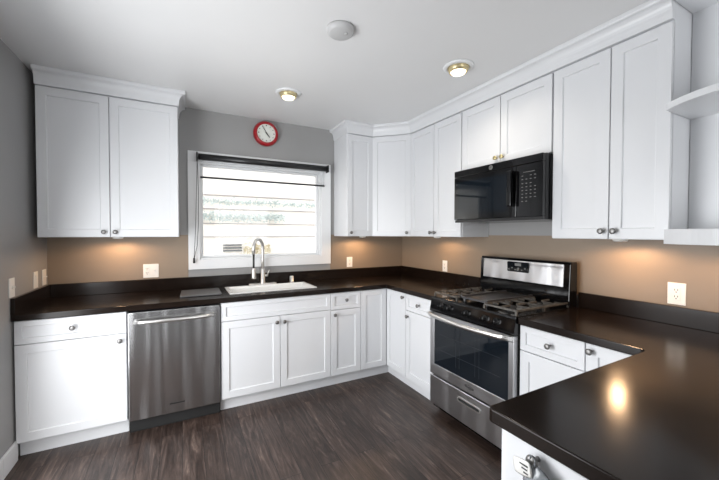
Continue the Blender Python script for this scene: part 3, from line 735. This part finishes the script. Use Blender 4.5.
# ------------------------------------------------------------------ clock
cl = thing('wall_clock', (-1.667, 0, 2.405), 'round wall clock with a red rim above the window', 'clock')
Mx = face_matrix((-1.667, 0, 2.405), NB)
bm = bmesh.new(); lathe(bm, [(0, .001), (.116, .001), (.122, .008), (.121, .034), (.112, .052), (.100, .058), (.092, .055), (.090, .046), (0, .046)], Mx, 48); obj('rim', bm, M['clockred'], cl)
bm = bmesh.new(); lathe(bm, [(.0895, .0465), (0, .0468)], Mx, 48); fo = obj('face', bm, M['clockface'], cl)
for k in range(12):
    a = k*math.pi/6; s = .0045 if k % 3 else .006
    bm = bmesh.new(); lathe(bm, [(s, .0472), (0, .0480)], Mx @ Matrix.Translation((.074*math.sin(a), .074*math.cos(a), 0)), 8)
    obj('hour_mark', bm, M['ink'], fo)
def hand(name, ang, ln, w):
    bm = bmesh.new(); R_ = Mx @ Matrix.Rotation(-ang, 4, 'Z')
    vs = [bm.verts.new(R_ @ Vector(p)) for p in ((-w, -.014, .050), (w, -.014, .050), (w*.5, ln, .050), (-w*.5, ln, .050), (-w, -.014, .052), (w, -.014, .052), (w*.5, ln, .052), (-w*.5, ln, .052))]
    for f in ((0, 1, 2, 3), (7, 6, 5, 4), (0, 4, 5, 1), (1, 5, 6, 2), (2, 6, 7, 3), (3, 7, 4, 0)): bm.faces.new([vs[i] for i in f])
    obj(name, bm, M['ink'], cl)
hand('hour_hand', D(142), .052, .005); hand('minute_hand', D(-30), .076, .003)

# ------------------------------------------------------------------ roller blind
rb = thing('roller_blind', (-1.66, -.05, 2.13), 'black roller blind pulled nearly all the way up over the window', 'blind')
BX0, BX1 = -2.290, -1.020
bm = bmesh.new(); tube(bm, [(BX0+.012, -.056, 2.108), (BX1-.012, -.056, 2.108)], .029, 18); obj('headrail', bm, M['blacksatin'], rb)
for x in (BX0, BX1):
    bm = bmesh.new(); box(bm, x-.004 if x == BX0 else x-.008, x+.008 if x == BX0 else x+.004, -.090, -.0205, 2.070, 2.145); obj('bracket', bm, M['blacksatin'], rb, .003)
bm = bmesh.new(); box(bm, BX0+.03, BX1-.03, -.033, -.0325, 1.935, 2.100); obj('fabric', bm, M['blind_fabric'], rb)
bm = bmesh.new(); box(bm, BX0+.028, BX1-.028, -.038, -.028, 1.918, 1.936); obj('hem_bar', bm, M['blacksatin'], rb, .002)
bm = bmesh.new()
tube(bm, [(BX0+.004, -.058, 2.12), (BX0-.004, -.058, 1.8), (BX0-.014, -.056, 1.45), (BX0-.028, -.055, 1.19)], .0022, 6)
tube(bm, [(BX0+.004, -.045, 2.12), (BX0+.012, -.048, 1.8), (BX0+.010, -.050, 1.5), (BX0-.002, -.052, 1.30), (BX0-.026, -.055, 1.19)], .0022, 6)
obj('pull_cord', bm, M['blacksatin'], rb)
bm = bmesh.new(); lathe(bm, [(0, 0), (.009, 0), (.010, .01), (.007, .045), (0, .048)], Matrix.Translation((BX0-.028, -.055, 1.145)), 12); obj('cord_weight', bm, M['blacksatin'], rb)

# ------------------------------------------------------------------ ceiling fixtures
def spot(name, loc, power, col, size=.05, ang=150, blend=.8, parent=None, rot=(0, 0, 0)):
    d = bpy.data.lights.new(name, 'SPOT'); d.energy = power; d.color = col; d.shadow_soft_size = size; d.spot_size = D(ang); d.spot_blend = blend
    o = bpy.data.objects.new(name, d); COL.objects.link(o); o.rotation_euler = rot
    if parent: o.parent = parent; o.location = Vector(loc)-wloc(parent)
    else: o.location = loc
    return o
for (x, y), lb in (((-1.642, -.742), 'gold-lined recessed ceiling light nearer the window'), ((-.738, -1.700), 'gold-lined recessed ceiling light nearer the microwave')):
    t = thing('ceiling_light', (x, y, H), lb, 'ceiling light', 'recessed ceiling lights')
    bm = bmesh.new(); lathe(bm, [(.072, 0), (.102, 0), (.102, -.004), (.094, -.010), (.074, -.012), (.070, -.006), (.070, 0)], Matrix.Translation((x, y, H)), 36); obj('trim_ring', bm, M['trim'], t)
    bm = bmesh.new(); lathe(bm, [(.070, -.004), (.068, -.022), (.060, -.038), (.054, -.038), (.052, -.002), (0, -.002)], Matrix.Translation((x, y, H)), 30); obj('reflector', bm, M['gold'], t)
    bm = bmesh.new(); lathe(bm, [(.050, -.008), (.051, -.036), (.044, -.046), (.022, -.052), (0, -.053)], Matrix.Translation((x, y, H)), 24); obj('bulb', bm, M['bulb'], t)
    spot('lamp_glow', (x, y, H-.065), 14, (1, .90, .76), .05, 155, .9, t)
sd_ = thing('smoke_detector', (-1.622, -1.712, H), 'round white smoke detector on the ceiling', 'smoke detector')
bm = bmesh.new(); lathe(bm, [(0, 0), (.075, 0), (.076, -.012), (.070, -.026), (.062, -.032), (0, -.034)], Matrix.Translation((-1.622, -1.712, H)), 40); obj('housing', bm, M['detector'], sd_)
bm = bmesh.new(); lathe(bm, [(0, -.034), (.010, -.034), (.010, -.037), (0, -.037)], Matrix.Translation((-1.600, -1.735, H)), 14); obj('test_button', bm, M['detector'], sd_)

# ------------------------------------------------------------------ under-cabinet puck lights
WARM = (1, .62, .34)
for x, y, z, lb, pw in ((-2.86, -.185, ZB, 'small puck light under the left wall cabinet', 8), (-.66, -.185, ZB, 'small puck light under the narrow cabinet right of the window', 8),
                    (-.185, -.86, ZB, 'small puck light under the cabinet just left of the microwave', 5), (-.185, -2.42, ZB, 'small puck light under the tall cabinet right of the microwave', 8),
                    (-.19, -2.98, 1.368, 'small puck light under the rounded end shelf', 8)):
    t = thing('puck_light', (x, y, z), lb, 'light', 'under-cabinet puck lights'); T = Matrix.Translation((x, y, z))
    bm = bmesh.new(); lathe(bm, [(0, 0), (.034, 0), (.036, -.004), (.033, -.013), (.026, -.015), (.026, -.011), (0, -.011)], T, 28); obj('housing', bm, M['plate'], t)
    bm = bmesh.new(); lathe(bm, [(.025, -.0115), (.018, -.0145), (0, -.0155)], T, 24); obj('lens', bm, M['puck'], t)
    spot('puck_glow', (x, y, z-.022), pw, WARM, .03, 176, .35, t)

# ------------------------------------------------------------------ packet hanging on the peninsula knob
P = Vector((-1.652, -2.862, .825))
pk = thing('label_packet', P, 'small clear packet with a white printed tag hanging from the peninsula knob', 'packet')
def SH(b): bmesh.ops.translate(b, verts=b.verts, vec=Vector((.003, -.010, .018)))
bm = bmesh.new()
def blob(bm, cy_, cz_, w, h, rot, xs, thick, n=10):
    g = []
    for i in range(n+1):
        row = []
        for j in range(n+1):
            a, b = (i/n-.5)*2, (j/n-.5)*2
            th = thick*(1-a**4)*(1-b**4)*(1+.35*math.sin(5*a+3*b)); y, z = a*w/2*(1-.12*b*b), b*h/2*(1-.12*a*a)
            row.append((y*math.cos(rot)-z*math.sin(rot)+cy_, y*math.sin(rot)+z*math.cos(rot)+cz_, th))
        g.append(row)
    F_ = [[bm.verts.new((xs-t_, y, z)) for y, z, t_ in r] for r in g]; B_ = [[F_[i][j] if i in (0, n) or j in (0, n) else bm.verts.new((xs+g[i][j][2]*.5, g[i][j][0], g[i][j][1])) for j in range(n+1)] for i in range(n+1)]
    for i in range(n):
        for j in range(n):
            for Q in (F_, B_):
                vs = (Q[i][j], Q[i+1][j], Q[i+1][j+1], Q[i][j+1])
                try: f = bm.faces.new(vs); f.smooth = True
                except ValueError: pass
blob(bm, -2.897, .787, .058, .085, D(18), -1.644, .008); SH(bm); obj('packet', bm, M['bag'], pk)
bm = bmesh.new(); blob(bm, -2.866, .812, .052, .042, D(-12), -1.656, .002); SH(bm); wt_ = obj('tag', bm, M['plate'], pk); wt_['label'] = 'white printed paper tag'
bm = bmesh.new()
for (a, b, c_, d_) in ((-2.882, -2.860, .820, .823), (-2.881, -2.866, .811, .814), (-2.883, -2.871, .802, .805)): box(bm, -1.6595, -1.6585, a, b, c_, d_)
SH(bm); obj('print', bm, M['ink'], wt_)
bm = bmesh.new(); tube(bm, [(-1.648, -2.892, .822), (-1.650, -2.896, .845), (-1.646, -2.880, .848), (-1.644, -2.878, .828), (-1.646, -2.886, .818)], .0016, 6); SH(bm); obj('loop', bm, M['bag'], pk)
